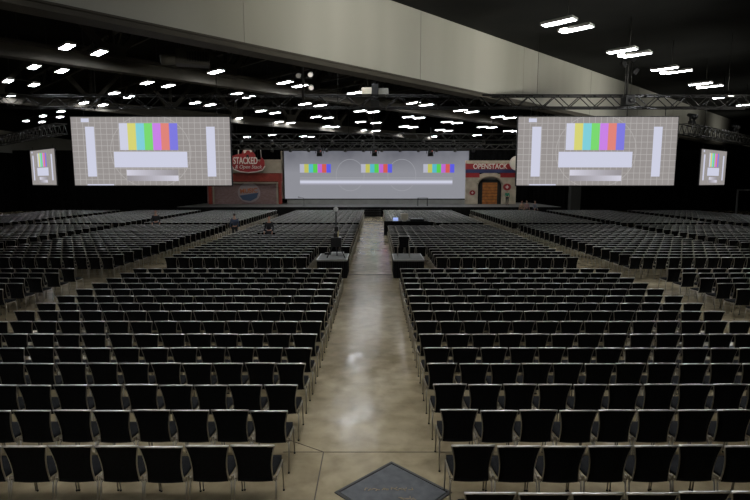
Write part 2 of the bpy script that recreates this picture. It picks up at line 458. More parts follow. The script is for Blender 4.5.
for c in ind:
    k, side, blk, i, x, y, rz = c
    rn = k+1 if (side < 0 or blk != 'centre') else k+2
    aisle = 'centre aisle' if blk == 'centre' else 'side aisle'
    lab = f"black chair with chrome frame, {ORD[i+1]} from the {aisle}, row {rn} counted from nearest, {BN[(blk, side)]}"
    lab = f"black chrome-framed chair, {ORD[i+1]} from {aisle} in {ORD[rn]} nearest row of {BN[(blk, side)]}"
    grp = f"black chairs in the {BN[(blk, side)]}"
    if k <= 8:
        root = thing('banquet_chair', lab, 'chair', (x, y, 0), rz, grp)
        for nm, me in HIM:
            o = bpy.data.objects.new(nm, me); C.objects.link(o); o.parent = root
    else:
        o = bpy.data.objects.new('banquet_chair', MID); C.objects.link(o); o.location = (x, y, 0); o.rotation_euler = (0, 0, rz)
        tag(o, lab, 'chair', grp)
# all the other rows, thousands of chairs, as one mesh
rest = [c for c in chairs if id(c) not in indset and not (c[5] < 3.0)]
V0 = np.array(LOWB.v, dtype=np.float64); nv = len(V0)
ang = np.array([c[6] for c in rest]); px = np.array([c[4] for c in rest]); py = np.array([c[5] for c in rest])
ca, sa = np.cos(ang)[:, None], np.sin(ang)[:, None]
VX = V0[None, :, 0]*ca-V0[None, :, 1]*sa+px[:, None]; VY = V0[None, :, 0]*sa+V0[None, :, 1]*ca+py[:, None]; VZ = np.repeat(V0[None, :, 2], len(rest), 0)
VV = np.stack([VX, VY, VZ], -1).reshape(-1, 3)
lens = np.array([len(f) for f in LOWB.f]); flat = np.array([i for f in LOWB.f for i in f]); nf, nl = len(lens), len(flat)
me = bpy.data.meshes.new('chair_rows'); me.vertices.add(len(VV)); me.vertices.foreach_set('co', VV.ravel())
me.loops.add(nl*len(rest)); me.loops.foreach_set('vertex_index', (flat[None, :]+(np.arange(len(rest))*nv)[:, None]).ravel().astype(np.int32))
me.polygons.add(nf*len(rest)); st = np.concatenate([[0], np.cumsum(lens)[:-1]])
me.polygons.foreach_set('loop_start', (st[None, :]+(np.arange(len(rest))*nl)[:, None]).ravel().astype(np.int32))
for m_ in MATS: me.materials.append(m_)
me.polygons.foreach_set('material_index', np.tile(np.array(LOWB.mi, dtype=np.int32), len(rest)))
me.update(calc_edges=True)
o = bpy.data.objects.new('chair_rows', me); C.objects.link(o)
tag(o, 'remaining rows of black chrome-framed chairs filling the hall up to the stage', 'chairs', kind='stuff')

# ------------------------------------------------------------------ trusses
def truss(name, p, q, label, size=.6, m='black_metal', r=.05, bay=1.0):
    p, q = Vector(p), Vector(q); d = (q-p); L = d.length; d.normalize(); side = d.cross(Vector((0, 0, 1))).normalized()*(size/2)
    up = Vector((0, 0, size/2))
    root = thing(name, label, 'truss', p)
    c = MB()
    for a in (-1, 1):
        for b_ in (-1, 1): c.tube([side*a+up*b_, d*L+side*a+up*b_], r, 6)
    c.build('chord', M[m], root)
    w = MB(); n = max(2, int(L/bay)); s = L/n
    for i in range(n):
        for a in (-1, 1):
            w.tube([d*(i*s)+side*a-up, d*((i+.5)*s)+side*a+up], r*.6, 5); w.tube([d*((i+.5)*s)+side*a+up, d*((i+1)*s)+side*a-up], r*.6, 5)
        w.tube([d*(i*s)+side-up, d*(i*s)-side-up], r*.6, 5); w.tube([d*(i*s)+side+up, d*(i*s)-side+up], r*.6, 5)
    w.build('brace', M[m], root)
    return root
def hanger(root, top, pts, name='hanger', m='dark_metal', r=.025):
    o = Vector(root.location)
    for p in pts:
        w = MB(); w.tube([Vector(p)-o, Vector((p[0], p[1], top))-o], r, 5); w.build(name, M[m], root)
YS = 31.0
tl, tr = at(130, 101, YS+.5), at(745, 102, YS+.5)
zt = (at(600, 96, YS+.5).z+at(600, 108, YS+.5).z)/2
sz = at(600, 96, YS+.5).z-at(600, 108, YS+.5).z
t1 = truss('lighting_truss', (.8, YS+.5, zt), (21.8, YS+.5, zt), 'black box truss above the right screen, in front of the pale bulkhead', sz, bay=1.5)
hanger(t1, ZT, [(9.5, YS+.5, zt), (14.9, YS+.5, zt), (20.5, YS+.5, zt)], r=.012)
t2 = truss('lighting_truss', (-30.0, YS+.5, zt), (.75, YS+.5, zt), 'black box truss running from above the left screen to the hall centre', sz, bay=1.5, r=.035)
hanger(t2, 14.6, [(-24, YS+.5, zt), (-16, YS+.5, zt), (-9, YS+.5, zt), (-2, YS+.5, zt)])
# trusses over the corner screens
for sgn, lab in ((-1, 'black diagonal truss over the small left corner screen'), (1, 'black diagonal truss over the small right corner screen')):
    p = (sgn*23.6, 41.0, 7.75); q = (sgn*45, 60.5, 7.75)
    t = truss('lighting_truss', p, q, lab, .75, 'dark_metal', bay=1.1)
    hanger(t, ZT if sgn > 0 else 14.6, [(sgn*27, 44.1, 7.9), (sgn*38, 54, 7.9)])
# rig over the stage
for i, (Y, v, x0, x1, lab) in enumerate(((54, 145.5, -13, 11, 'dark lighting truss hanging lowest just above the wide stage screen'),
                             (50, 137, -16, 14, 'dark lighting truss hanging second lowest above the wide stage screen'),
                             (62, 147.0, -20, 20, 'dark rear truss over the stage scenery behind the wide screen'))):
    z = at(375, v, Y).z
    t = truss('lighting_truss', (x0, Y, z), (x1, Y, z), lab, .55, 'dark_metal', .04, 1.2)
    hanger(t, 14.6, [(x0+3, Y, z), (0, Y, z), (x1-3, Y, z)])
    if i < 2:
        n = 13 if i == 0 else 11
        for a in range(n):
            x = x0+1+(x1-x0-2)*a/(n-1)
            rt = thing('stage_lamp', f"small black stage lamp, {ORD[a+1]} from left on the {'lowest' if i == 0 else 'second lowest'} truss above stage screen", 'stage lamp', (x, Y-.1, z-.3), jit(.5), 'stage lamps over the wide screen')
            h = MB(); h.tube([(0, 0, -.32), (0, .05, -.12), (0, .1, .0)], [.16, .13, .07], 10); h.build('lamp_body', M['dark_metal'], rt)
            y_ = MB(); y_.tube([(-.17, 0, -.2), (-.17, 0, .05), (.17, 0, .05), (.17, 0, -.2)], .02, 5); y_.build('yoke', M['dark_metal'], rt)

# three dark lamps on poles in front of the main screen's top edge
for i, u in enumerate((319.5, 374.5, 430.5)):
    p = at(u, 152.5, 53.4); zt_ = at(375, 145.5, 54).z
    root = thing('spotlight', f"boxy black spotlight hanging before the wide screen's {['left', 'middle', 'right'][i]} colour bars", 'spotlight', p, 0, 'spotlights on poles before the stage screen')
    b = MB(); b.box((0, 0, 0), (.55, .5, .75), 0, None, .8); b.tube([(0, -.25, -.1), (0, -.45, -.18)], [.16, .2], 12); b.build('lamp_body', M['black_metal'], root, bevel=.02)
    b = MB(); b.tube([(-.38, 0, -.1), (-.38, 0, .5), (.38, 0, .5), (.38, 0, -.1)], .03, 6); b.tube([(0, 0, .5), (0, 0, 2.4)], .04, 6); b.box((0, 0, .55), (.2, .2, .15)); b.build('yoke', M['dark_metal'], root)
    b = MB(); b.box((.14, -.26, .12), (.1, .03, .12)); b.build('indicator', mat('indicator', (.5, .12, .1), .5), root)

# projector hung on the right truss, and moving heads on it
p = at(628, 101, YS-.3)
root = thing('projector', 'black projector clamped on the right truss below a grey pole', 'projector', p)
b = MB(); b.box((0, 0, 0), (.55, .7, .5)); b.tube([(0, -.35, 0), (0, -.5, -.02)], [.12, .14], 12); b.build('projector_body', M['black_metal'], root, bevel=.03)
b = MB(); b.tube([(0, .2, .25), (0, .2, ZT-.02-p.z)], .05, 8); b.tube([(-.12, .2, .2), (-.12, .2, 2.2)], .03, 6); b.tube([(0, 0, -.25), (0, 0, -.85)], .03, 6); b.build('pole', M['dark_metal'], root)
b = MB()
for a, bb, z in ((-.35, 0, 2.0), (.3, .2, 2.3), (.32, 0, 1.6), (-.2, .1, 2.6), (.1, .25, 2.7)): b.box((a, bb, z), (.22, .2, .35), 0, Matrix.Rotation(a*2, 3, 'Y'))
b.tube([(-.4, .2, 2.2), (.4, .2, 2.2)], .03, 6); b.build('cable_box', M['black_metal'], root)
for i, (u, v, lab) in enumerate(((682, 124, 'black moving-head lamp standing on the truss right of the large right screen'), (712, 130, 'black moving-head lamp further along the right corner truss'))):
    Y = (42, 50)[i]; p = Vector((23.6+(Y-41)*1.097, Y, 8.2))
    root = thing('moving_head_lamp', lab, 'stage lamp', p, R(30), 'moving-head lamps on the right corner truss')
    b = MB(); b.box((0, 0, .12), (.4, .4, .22)); b.build('base', M['black_metal'], root, bevel=.02)
    b = MB(); b.box((-.24, 0, .45), (.07, .15, .5)); b.box((.24, 0, .45), (.07, .15, .5)); b.box((0, 0, .24), (.52, .15, .06)); b.build('yoke', M['black_metal'], root)
    b = MB(); b.tube([(0, -.3, .5), (0, 0, .6), (0, .35, .75)], [.2, .2, .12], 12); b.build('lamp_head', M['black_metal'], root)

# pale projectors near the hall centre
for i, (u, v) in enumerate(((367.5, 92), (382.5, 92.5))):
    p = at(u, v, 32.2)
    root = thing('projector', ['pale boxy projector hung left of the central pole over the aisle', 'pale grey projector hung right of the central pole over the aisle'][i], 'projector', p, 0, 'pair of projectors over the aisle')
    b = MB(); b.box((0, 0, 0), (.7, .9, .38)); b.build('projector_body', [M['beige'], M['grey_panel']][i], root, bevel=.03)
    b = MB(); b.tube([(0, .45, 0), (0, .6, 0)], [.14, .12], 12); b.build('lens', M['black_metal'], root)
    b = MB(); b.tube([(0, 0, .19), (0, 0, 14.7-p.z)], .03, 6); b.build('pole', M['dark_metal'], root)
p = at(375, 96, 31.6)
root = thing('speaker_cluster', 'black loudspeaker box hanging between the two pale projectors', 'speaker', p)
b = MB(); b.box((0, 0, .3), (.4, .4, .7)); b.box((0, 0, -.45), (.5, .4, .5), 0, Matrix.Rotation(.25, 3, 'X')); b.build('cabinet', M['black_metal'], root, bevel=.02)
b = MB(); b.tube([(0, 0, .6), (0, 0, 14.7-p.z)], .04, 6); b.build('pole', M['dark_metal'], root)
p = at(303, 78, 30.5)
root = thing('hanging_lamp_cluster', 'grey pole with clustered spot lamps hanging under the bulkhead edge', 'lamp', p)
b = MB(); b.tube([(0, 0, -1.3), (0, 0, 14.7-p.z)], .07, 8); b.tube([(-.5, 0, 0), (.5, 0, 0)], .04, 6); b.build('pole', M['dark_metal'], root)
for x, z in ((.42, .15), (.45, -.55), (-.25, .1)):
    b = MB(); b.tube([(x, -.1, z), (x, .1, z+.1), (x, .25, z+.15)], [.15, .13, .06], 10); b.build('lamp_body', M['grey_panel'], root)
    b = MB(); b.tube([(x, -.12, z-.01), (x, -.10, z)], [.11, .13], 10); b.build('lamp_lens', glow('spot_lens', (1, .93, .8), .7 if x > 0 else .15), root)

# air handling unit under the roof at left
p = at(190, 60, 26)
root = thing('air_handling_unit', 'dark boxy air handling unit with slatted grille and round duct under roof', 'air unit', p, R(18)); root.scale = (.8, .8, .8)
b = MB(); b.box((.15, 0, .1), (1.9, 1.0, .85)); b.box((.1, 0, .75), (1.2, .9, .6)); b.build('casing', M['steel_dim'], root, bevel=.03)
b = MB(); b.box((.45, -.53, .1), (1.2, .06, .6), 1)
for i in range(8): b.box((-.07+i*.15, -.58, .1), (.03, .06, .57), 0)
b.box((.45, -.57, .42), (1.25, .06, .05)); b.box((.45, -.57, -.22), (1.25, .06, .05)); b.build('grille', [M['steel_brown'], M['black_metal']], root)
b = MB(); b.tube([(-.8, -.2, -.05), (-1.3, -.25, -.1), (-1.6, -.3, -.15)], [.30, .30, .27], 16); b.build('duct', M['steel_brown'], root)
for x in (-.6, .9):
    b = MB(); b.tube([(x, 0, .5), (x, 0, (15-p.z)/.8)], .03, 6); b.build('hanger', M['dark_metal'], root)

# ------------------------------------------------------------------ screens
def E_(name, r, g, b, s=1.0): return glow(name, lin(r, g, b), s)
G = dict(bg=E_('pattern_grey', 150, 145, 143), line=E_('pattern_line', 178, 174, 172), white=E_('pattern_white', 205, 207, 226),
         yellow=E_('pattern_yellow', 213, 210, 118), cyan=E_('pattern_cyan', 128, 205, 216), green=E_('pattern_green', 122, 215, 112),
         magenta=E_('pattern_magenta', 200, 130, 228), red=E_('pattern_red', 222, 132, 122), blue=E_('pattern_blue', 126, 122, 222))
NG = 22
grads = [E_(f'pattern_step', 150+int(63*i/NG), 146+int(65*i/NG), 150+int(76*i/NG)) for i in range(NG)]
BARS = ['white', 'yellow', 'cyan', 'green', 'magenta', 'red', 'blue']
def ring(mb, cx, cz, rx, rz_, w, y, k, n=64):
    vs = []; fs = []
    for i in range(n):
        a = 2*math.pi*i/n
        vs += [(cx+rx*math.cos(a), y, cz+rz_*math.sin(a)), (cx+(rx-w)*math.cos(a), y, cz+(rz_-w)*math.sin(a))]
        fs.append((2*i, 2*i+1, (2*i+3) % (2*n), (2*i+2) % (2*n)))
    mb.add(vs, fs, k)
def pattern_screen(W, H, loc, rz, label, fine=True, nl=24, lw=None):
    root = thing('projection_screen', label, 'screen', loc, rz, 'hanging test-pattern screens')
    fr = MB(); fr.box((0, .06, H/2), (W+.12, .08, H+.12)); fr.build('screen_frame', M['black_metal'], root)
    names = ['bg', 'line']+BARS
    ms = [G[n] for n in names]+grads
    K = {n: i for i, n in enumerate(names)}
    b = MB(); X = lambda t: -W/2+W*t; Z = lambda t: H*(1-t)
    b.quad(-W/2, 0, W/2, H, 0, 0)
    lw = lw or W*.0032
    for i in range(1, nl): b.quad(X(i/nl)-lw/2, 0, X(i/nl)+lw/2, H, -.004, 1)
    nh = max(2, round(nl*H/W))
    if fine:
        for i in range(1, nh): b.quad(-W/2, Z(i/nh)-lw/2, W/2, Z(i/nh)+lw/2, -.004, 1)
    ring(b, X(.495), Z(.5), H*.60, H*.545, lw*1.1, -.006, K['line'])
    def R_(u0, v0, u1, v1, k, y=-.012): b.quad(X(u0), Z(v1), X(u1), Z(v0), y, k)
    for u0, u1 in ((.088, .145), (.850, .905)): R_(u0, .14, u1, .87, K['white'])
    for i, n in enumerate(BARS): R_(.302+.0525*i, .09, .302+.0525*(i+1), .48, K[n])
    R_(.26, .505, .725, .735, K['white'])
    gw = .3285/NG
    for i in range(NG): R_(.335+gw*i, .77, .335+gw*(i+1), .855, len(names)+NG-1-i, -.013); R_(.335+gw*i, .85, .335+gw*(i+1), .935, len(names)+i, -.012)
    R_(.065, .02, .115, .075, K['white'])
    if fine: R_(.08, .982, .25, 1.0, K['white'])
    # keep the circle inside the picture: clip
    b.v = [(x, y, min(max(z, .0), H)) for x, y, z in b.v]
    b.build('projected_image', ms, root)
    for sx in (-.42, .42):
        w = MB(); w.tube([(sx*W, .06, H), (sx*W, .06, 8.05-loc[2] if W > 8 else H+.35)], .02, 6)
        w.build('hanging_cable', M['black_metal'], root)
    return root
def side_screen(x0, x1, lab):
    a, b_ = at(x0, 117, YS), at(x1, 117, YS); lo = at((x0+x1)/2, 185.3, YS)
    pattern_screen(b_.x-a.x, a.z-lo.z, ((a.x+b_.x)/2, YS, lo.z), 0, lab, nl=27)
side_screen(70.3, 229.4, 'large grey test-pattern projection screen hanging on the left')
side_screen(518.6, 678.6, 'large grey test-pattern projection screen hanging on the right')
for inn, out, lab in (((54, 148.5), (30, 151), 'small angled test-pattern screen hanging at far left beside black curtain'),
                      ((702, 149), (727, 151.5), 'small angled test-pattern screen hanging at far right beside black curtain')):
    a = at(*inn, 44); c_ = at(*out, 47.8)
    lo = at(inn[0], 185, 44)
    mid_ = (a+c_)/2; d = (c_-a) if inn[0] > 375 else (a-c_)
    pattern_screen(math.hypot(d.x, d.y), a.z-lo.z, (mid_.x, mid_.y, lo.z), math.atan2(d.y, d.x), lab, fine=False, nl=10)

# the wide main screen
SY = 66.0
a, b_ = at(284, 151, SY), at(469, 151, SY); lo = at(375, 198.6, SY)
W, H = b_.x-a.x, a.z-lo.z
root = thing('stage_screen', 'very wide pale projection screen over the stage with three colour bars', 'screen', ((a.x+b_.x)/2, SY, lo.z))
fr = MB(); fr.box((0, .09, H/2), (W+.2, .12, H+.2)); fr.build('screen_frame', M['black_metal'], root)
def main_mat():
    m, N, L, bs = new_mat('main_image')
    t = N.new('ShaderNodeTexCoord'); n = N.new('ShaderNodeTexNoise'); r = N.new('ShaderNodeValToRGB')
    n.inputs['Scale'].default_value = .25; n.inputs['Detail'].default_value = 3; n.inputs['Roughness'].default_value = .6
    L.new(t.outputs['Object'], n.inputs['Vector'])
    sp = N.new('ShaderNodeSeparateXYZ'); L.new(t.outputs['Object'], sp.inputs[0])
    mr = N.new('ShaderNodeMapRange'); mr.inputs[1].default_value = H*.55; mr.inputs[2].default_value = H; mr.inputs[3].default_value = 0; mr.inputs[4].default_value = .45
    L.new(sp.outputs['Z'], mr.inputs[0])
    mu = N.new('ShaderNodeMath'); mu.operation = 'MULTIPLY'; L.new(n.outputs['Fac'], mu.inputs[0]); L.new(mr.outputs[0], mu.inputs[1])
    L.new(mu.outputs[0], r.inputs['Fac'])
    r.color_ramp.elements[0].position = 0; r.color_ramp.elements[1].position = .26
    r.color_ramp.elements[0].color = (*lin(140, 141, 148), 1); r.color_ramp.elements[1].color = (*lin(96, 97, 105), 1)
    bs.inputs['Base Color'].default_value = (0, 0, 0, 1); L.new(r.outputs['Color'], bs.inputs['Emission Color']); bs.inputs['Emission Strength'].default_value = 1
    bs.inputs['Specular IOR Level'].default_value = 0
    return m
gl = [E_('glow_step', *c) for c in ((150, 150, 160), (170, 170, 185), (198, 200, 218), (212, 214, 230), (190, 192, 208), (162, 163, 172))]
MS = dict(white=(178, 180, 196), yellow=(190, 188, 92), cyan=(88, 182, 196), green=(88, 200, 80), magenta=(184, 104, 206), red=(206, 92, 82), blue=(92, 92, 222))
ms = [main_mat(), E_('main_line', 158, 159, 165)]+gl+[E_('main_'+k_, *v) for k_, v in MS.items()]
b = MB(); X = lambda u: -W/2+W*(u-284)/185; Z = lambda v: H*(198.6-v)/47.6
b.quad(-W/2, 0, W/2, H, 0, 0)
for i in range(6): b.quad(X(299.5), Z(185-i*.95), X(453), Z(184.05-i*.95), -.012, 2+i)
b.quad(X(299.5), Z(178.2), X(453), Z(177.4), -.01, 1)
for u0 in (299.5, 361, 423.5):
    for i, n in enumerate(BARS): b.quad(X(u0+4.45*i), Z(172.5), X(u0+4.45*(i+1)), Z(164), -.014, 8+i)
for cu in (350, 402): ring(b, X(cu), Z(175), 1.75, 1.95, .055, -.008, 1)
b.build('projected_image', ms, root)
b = MB(); b.box((-W/2-.35, .6, H/2), (.12, 1.1, H), 0); b.build('side_return', M['cream'], root)
for sx in (-.45, -.15, .15, .45):
    b = MB(); b.tube([(sx*W, .09, H), (sx*W, .09, 15-lo.z)], .03, 6); b.build('hanging_cable', M['black_metal'], root)

# ------------------------------------------------------------------ stage
SF = 58.0; SH = 1.05
root = thing('stage', 'low black-skirted stage running across the far end of the hall', 'stage', (0, 0, 0))
b = MB(); b.box((-.5, (SF+70)/2, SH-.06), (42, 70-SF, .12)); b.build('stage_deck', M['stage_deck'], root)
b = MB(); n = 400; x0, x1 = -21.5, 20.5
vs = []
for i in range(n+1):
    x = x0+(x1-x0)*i/n; vs += [(x, SF-.05+.04*math.sin(i*1.3), 0), (x, SF-.05+.02*math.sin(i*1.3), SH-.02)]
b.add(vs, [(2*i, 2*i+2, 2*i+3, 2*i+1) for i in range(n)]); b.build('stage_skirt', M['skirt'], root)
b = MB()
for i in range(4): b.box((-.3, SF-.3-.28*i, SH-.25*(i+1)+.0), (2.2, .28, .06)); b.box((-.3, SF-.16-.28*i, SH-.25*(i+1)-.1), (2.2, .02, .2))
b.build('stair', M['black_metal'], root)
a, c_ = at(287, 199, SY-.4), at(465, 204.5, SY-.4)
b = MB(); b.box(((a.x+c_.x)/2, SY-.3, (SH+lo.z-.1)/2), (c_.x-a.x, .1, lo.z-.15-SH)); 
tag(b.build('backdrop_panel', M['grey_panel']), 'low grey-green panel standing on the stage under the wide screen', 'panel')
# small dark framed table on the stage
p = at(422.5, 206, 60)
root = thing('side_table', 'small dark open-framed table standing on the stage below wide screen', 'table', (p.x, 60.0, SH))
b = MB(); b.box((0, 0, .92), (1.15, .6, .05)); b.build('tabletop', M['black_metal'], root)
for x in (-.53, .53):
    for y in (-.26, .26):
        b = MB(); b.box((x, y, .45), (.05, .05, .9)); b.build('leg', M['black_metal'], root)
p = at(304, 205, 60)
root = thing('microphone_stand', 'thin black microphone stand on the stage left of centre', 'stand', (p.x, 60, SH))
b = MB(); b.tube([(0, 0, 0), (0, 0, .9), (-.5, 0, 1.0)], .025, 6); b.build('pole', M['black_metal'], root)
b = MB(); b.tube([(0, 0, 0), (0, 0, .03)], .2, 12); b.build('base', M['black_metal'], root)
b = MB(); b.tube([(-.5, 0, 1.0), (-.65, 0, 1.03)], .045, 8); b.build('microphone', M['dark_metal'], root)

# left set piece: red proscenium with brick and a badge
LY = 65.0
def T(u, v, Y=LY): return at(u, v, Y)
root = thing('stage_facade', 'red-framed stage scenery front with brick infill and round badge', 'scenery', (0, LY, 0))
def rect(mb, u0, v0, u1, v1, y0, y1, k=0, Y=LY):
    a, b_ = at(u0, v0, Y), at(u1, v1, Y)
    mb.box(((a.x+b_.x)/2, (y0+y1)/2, (a.z+b_.z)/2), (abs(b_.x-a.x), abs(y1-y0), abs(a.z-b_.z)), k)
vb = 204.15
b = MB(); rect(b, 206, 184, 279, vb, .3, .5); b.build('brick_panel', M['brick'], root)
b = MB(); rect(b, 205, 173, 282, 181.5, -.2, .5); rect(b, 208.5, 181.5, 212.5, vb, -.15, .5); rect(b, 278.5, 181.5, 281.7, vb, -.15, .5); b.build('red_frame', M['red'], root)
b = MB(); rect(b, 212.5, 182, 278.5, 183.6, -.1, .4); rect(b, 212.5, 183.6, 214.2, vb, -.1, .4); rect(b, 276.3, 183.6, 278.5, vb, -.1, .4); b.build('cream_trim', M['cream'], root)
b = MB(); rect(b, 205, 160.5, 281, 173, 0, .45); rect(b, 205, 159.6, 282, 160.8, -.15, .45); rect(b, 205, 171.8, 282, 173.1, -.28, .45); b.build('cornice_panel', M['cream'], root)
def ell(cx, cz, rx, rz_, n=40): return [(cx+rx*math.cos(2*math.pi*i/n), cz+rz_*math.sin(2*math.pi*i/n)) for i in range(n)]
c_ = T(248.5, 192.8)
badge = MB(); badge.prism(ell(c_.x, c_.z, 1.36, 1.2), .18, .3); badge = badge.build('badge', mat('badge_grey', (.34, .28, .27), .8), root)
bl = MB(); bl.prism([(c_.x-1.15, c_.z-.35), (c_.x+1.2, c_.z+.02), (c_.x+.95, c_.z-.62), (c_.x+.2, c_.z-1.0), (c_.x-.75, c_.z-.85)], .12, .18); bl.build('blue_banner', M['badge_blue'], badge)
text('lettering', 'MUSIC', .78, M['orange'], badge, (c_.x, .13, c_.z+.22), bold=.015, sx=.95, rot=(R(90), R(-4), 0))
# hanging red sign
p = T(247.5, 162, 64.2)
root = thing('hanging_sign', 'red skyline-shaped hanging sign with white lettering above the red-framed scenery', 'sign', p)
px_ = 64.2/FP/cT*1.0
S = lambda u, v: ((u-247.5)*px_, (162-v)*px_)
red = [S(*q) for q in ((231.5, 158), (233, 156), (238, 154.5), (242, 154), (243.5, 150.5), (246, 149), (250.5, 149), (253, 152), (255, 155), (255.5, 159), (259.5, 162), (261.3, 157), (264, 161), (264, 166), (261.5, 169.5), (256, 171), (248, 171.8), (240, 171), (234, 168.5), (232, 164))]
b = MB(); b.prism(red, 0, .15); b.build('sign_board', M['sign_red'], root)
b = MB(); rim = [S(*q) for q in ((231.2, 163), (233.4, 168.8), (240, 171.4), (248, 172.3), (256.5, 171.4), (262, 169.8), (264.5, 166))]
b.tube([(x, -.03, z) for x, z in rim], .07, 6); b.build('pale_rim', M['sign_white'], root)
b = MB(); b.prism([S(*q) for q in ((243.8, 151), (246, 149), (250.5, 149), (252.6, 152), (250.8, 152.6), (249.6, 150.8), (247, 150.8), (246, 153), (244.4, 153.6))], -.05, 0); b.build('arch_emblem', M['sign_white'], root); b = MB()
b.tube([(S(238.7, 154.6)[0], .05, S(238.7, 154.6)[1]), (S(239, 149.5)[0], .05, S(239, 149.5)[1])], .06, 6, 0)
b.tube([(S(261, 158)[0], .05, S(261, 158)[1]), (S(260.6, 150)[0], .05, S(260.6, 150)[1])], .03, 6, 0)
b.build('skyline_emblem', [M['sign_white']], root)
b = MB(); b.prism([S(*q) for q in ((246.5, 155.5), (248.8, 154.8), (249, 158.5), (247, 158.5))], -.05, 0); b.build('dark_emblem', M['black_metal'], root)
text('lettering', 'STACKED', 1.12, M['sign_white'], root, (S(245.6, 161)[0], -.06, S(245.6, 161)[1]), bold=.02, sx=.60)
text('script_lettering', '& Open Stack', .62, M['sign_white'], root, (S(248, 166.8)[0], -.06, S(248, 166.8)[1]), shear=.3, sx=.92)
for x in (-1.2, 1.2):
    b = MB(); b.tube([(x, .1, .5), (x, .1, 15-p.z)], .02, 5); b.build('hanging_cable', M['black_metal'], root)

# right set piece: stone front with arch and wooden door
root = thing('stage_facade', 'pale stone stage scenery front with arched wooden door and red fascia', 'scenery', (0, LY, 0))
b = MB()
rect(b, 466, 177.5, 477.6, vb, 0, .5); rect(b, 502.4, 177.5, 515.5, vb, 0, .5); rect(b, 466, 160.5, 515.5, 163.6, -.1, .5)
# spandrel with the arch cut out
c0, c1 = T(477.8, 180.8), T(502.2, 180.8); top = T(490, 173).z
arc = [(c0.x+(c1.x-c0.x)*(1-math.cos(math.pi*i/14))/2, c0.z-.55+.95*math.sin(math.pi*i/14)) for i in range(15)]
b.prism([(T(477.5, 177).x, c0.z-.6), *arc, (T(502.5, 177).x, c0.z-.6), (T(502.5, 177).x, top-.25), (T(497, 175).x, top-.02), (T(490, 173).x, top+.22), (T(484, 175).x, top-.02), (T(477.5, 177).x, top-.25)], 0, .5)
b.build('stone_front', M['stone'], root)
b = MB(); b.tube([(x, -.06, z+.12) for x, z in arc], .12, 6); b.build('arch_moulding', M['cream'], root)
b = MB(); rect(b, 466, 163.6, 515.5, 169.4, -.06, .45); rect(b, 466, 172.8, 479.5, 177.5, -.02, .45); rect(b, 500.5, 172.8, 515.5, 177.5, -.02, .45); b.build('red_fascia', M['sign_red'], root)
b = MB(); rect(b, 466, 169.4, 515.5, 172.9, -.07, .45); b.build('blue_fascia', M['sign_blue'], root)
c_ = T(490, 166.6)
text('lettering', 'OPENSTACK', .86, M['sign_white'], root, (c_.x, -.09, c_.z), bold=.012, sx=.84)
b = MB(); rect(b, 477.5, 175.5, 502.5, vb, .45, .5); b.build('dark_recess', M['black_metal'], root)
dr = MB(); rect(dr, 482.5, 182.5, 498, vb, .3, .42)
for i in range(7):
    v = 184+i*3.1; rect(dr, 482.5, v, 498, v+.35, .27, .3, 1)
dr.build('door', [M['wood'], mat('wood_dark', (.10, .035, .01), .6)], root)
b = MB(); rect(b, 480.5, 181, 482.5, vb, .25, .42); rect(b, 498, 181, 500, vb, .25, .42); rect(b, 480.5, 179.5, 500, 182.5, .25, .42); b.build('door_frame', M['dark_metal'], root)
b = MB(); rect(b, 484, 176.8, 496.5, 179.3, .3, .42); b.build('transom', M['grey_panel'], root)
for u, v, r_ in ((507, 187, .42), (472.3, 192.7, .3)):
    c_ = T(u, v); em = MB(); em.prism(ell(c_.x, c_.z, r_*1.15, r_, 24), -.06, 0, 0); em.box((c_.x, -.08, c_.z), (r_*.9, .03, r_*.3), 1); em.box((c_.x, -.08, c_.z), (r_*.3, .03, r_*.9), 1)
    em.build('emblem', [M['sign_red'], M['sign_white']], root)
p = at(517, 163.2, 64.0)
root = thing('round_sign', 'round cream disc sign hanging right of the red lettered fascia', 'sign', p)
b = MB(); b.prism(ell(0, 0, .86, .86, 36), 0, .12, 0); b.prism(ell(0, 0, .70, .70, 36), -.02, 0, 1)
b.build('disc', [M['sign_white'], mat('disc_face', (.85, .78, .68), .6)], root)
b = MB()
for z_ in (.32, .05, -.22): b.box((.2, -.03, z_), (.55, .02, .07))
b.tube([(0, -.03, 0), (.05, -.03, -.5)], .03, 5); b.build('dark_marks', M['dark_metal'], root)
b = MB(); b.tube([(0, .06, .8), (0, .06, 15-p.z)], .02, 5); b.build('hanging_cable', M['black_metal'], root)

# curtains
def curtain(name, x0, x1, Y, h, lab):
    b = MB(); n = int((x1-x0)*6); vs = []
    for i in range(n+1):
        x = x0+(x1-x0)*i/n; q = .09*math.sin(i*1.9)+.05*math.sin(i*.7)
        vs += [(x, Y+q, .0), (x, Y+q*.7, h)]
    b.add(vs, [(2*i, 2*i+2, 2*i+3, 2*i+1) for i in range(n)], 0, True)
    return tag(b.build(name, M['curtain']), lab, 'curtain')
hC = at(0, 150.5, 70).z
def side_curtain(x, y0, y1, h, lab):
    b = MB(); n = int((y1-y0)*6); vs = []
    for i in range(n+1):
        y = y0+(y1-y0)*i/n; q = .09*math.sin(i*1.9)+.05*math.sin(i*.7); vs += [(x+q, y, 0), (x+q*.7, y, h)]
    b.add(vs, [(2*i, 2*i+2, 2*i+3, 2*i+1) for i in range(n)], 0, True)
    return tag(b.build('black_curtain', M['curtain']), lab, 'curtain')
side_curtain(-46.3, 20, 69.25, at(0, 150, 62).z, 'tall black curtain along the left side wall of the hall')
curtain('black_curtain', -46.7, -21.6, 69.5, hC, 'tall black curtain hanging left of the red-framed scenery')
curtain('black_curtain', 20.6, 50.8, 69.5, hC, 'tall black curtain hanging right of the stone-front scenery')
curtain('black_curtain', -21.5, 20.5, 70.5, hC+1.2, 'tall black curtain hanging behind the stage scenery and wide screen')
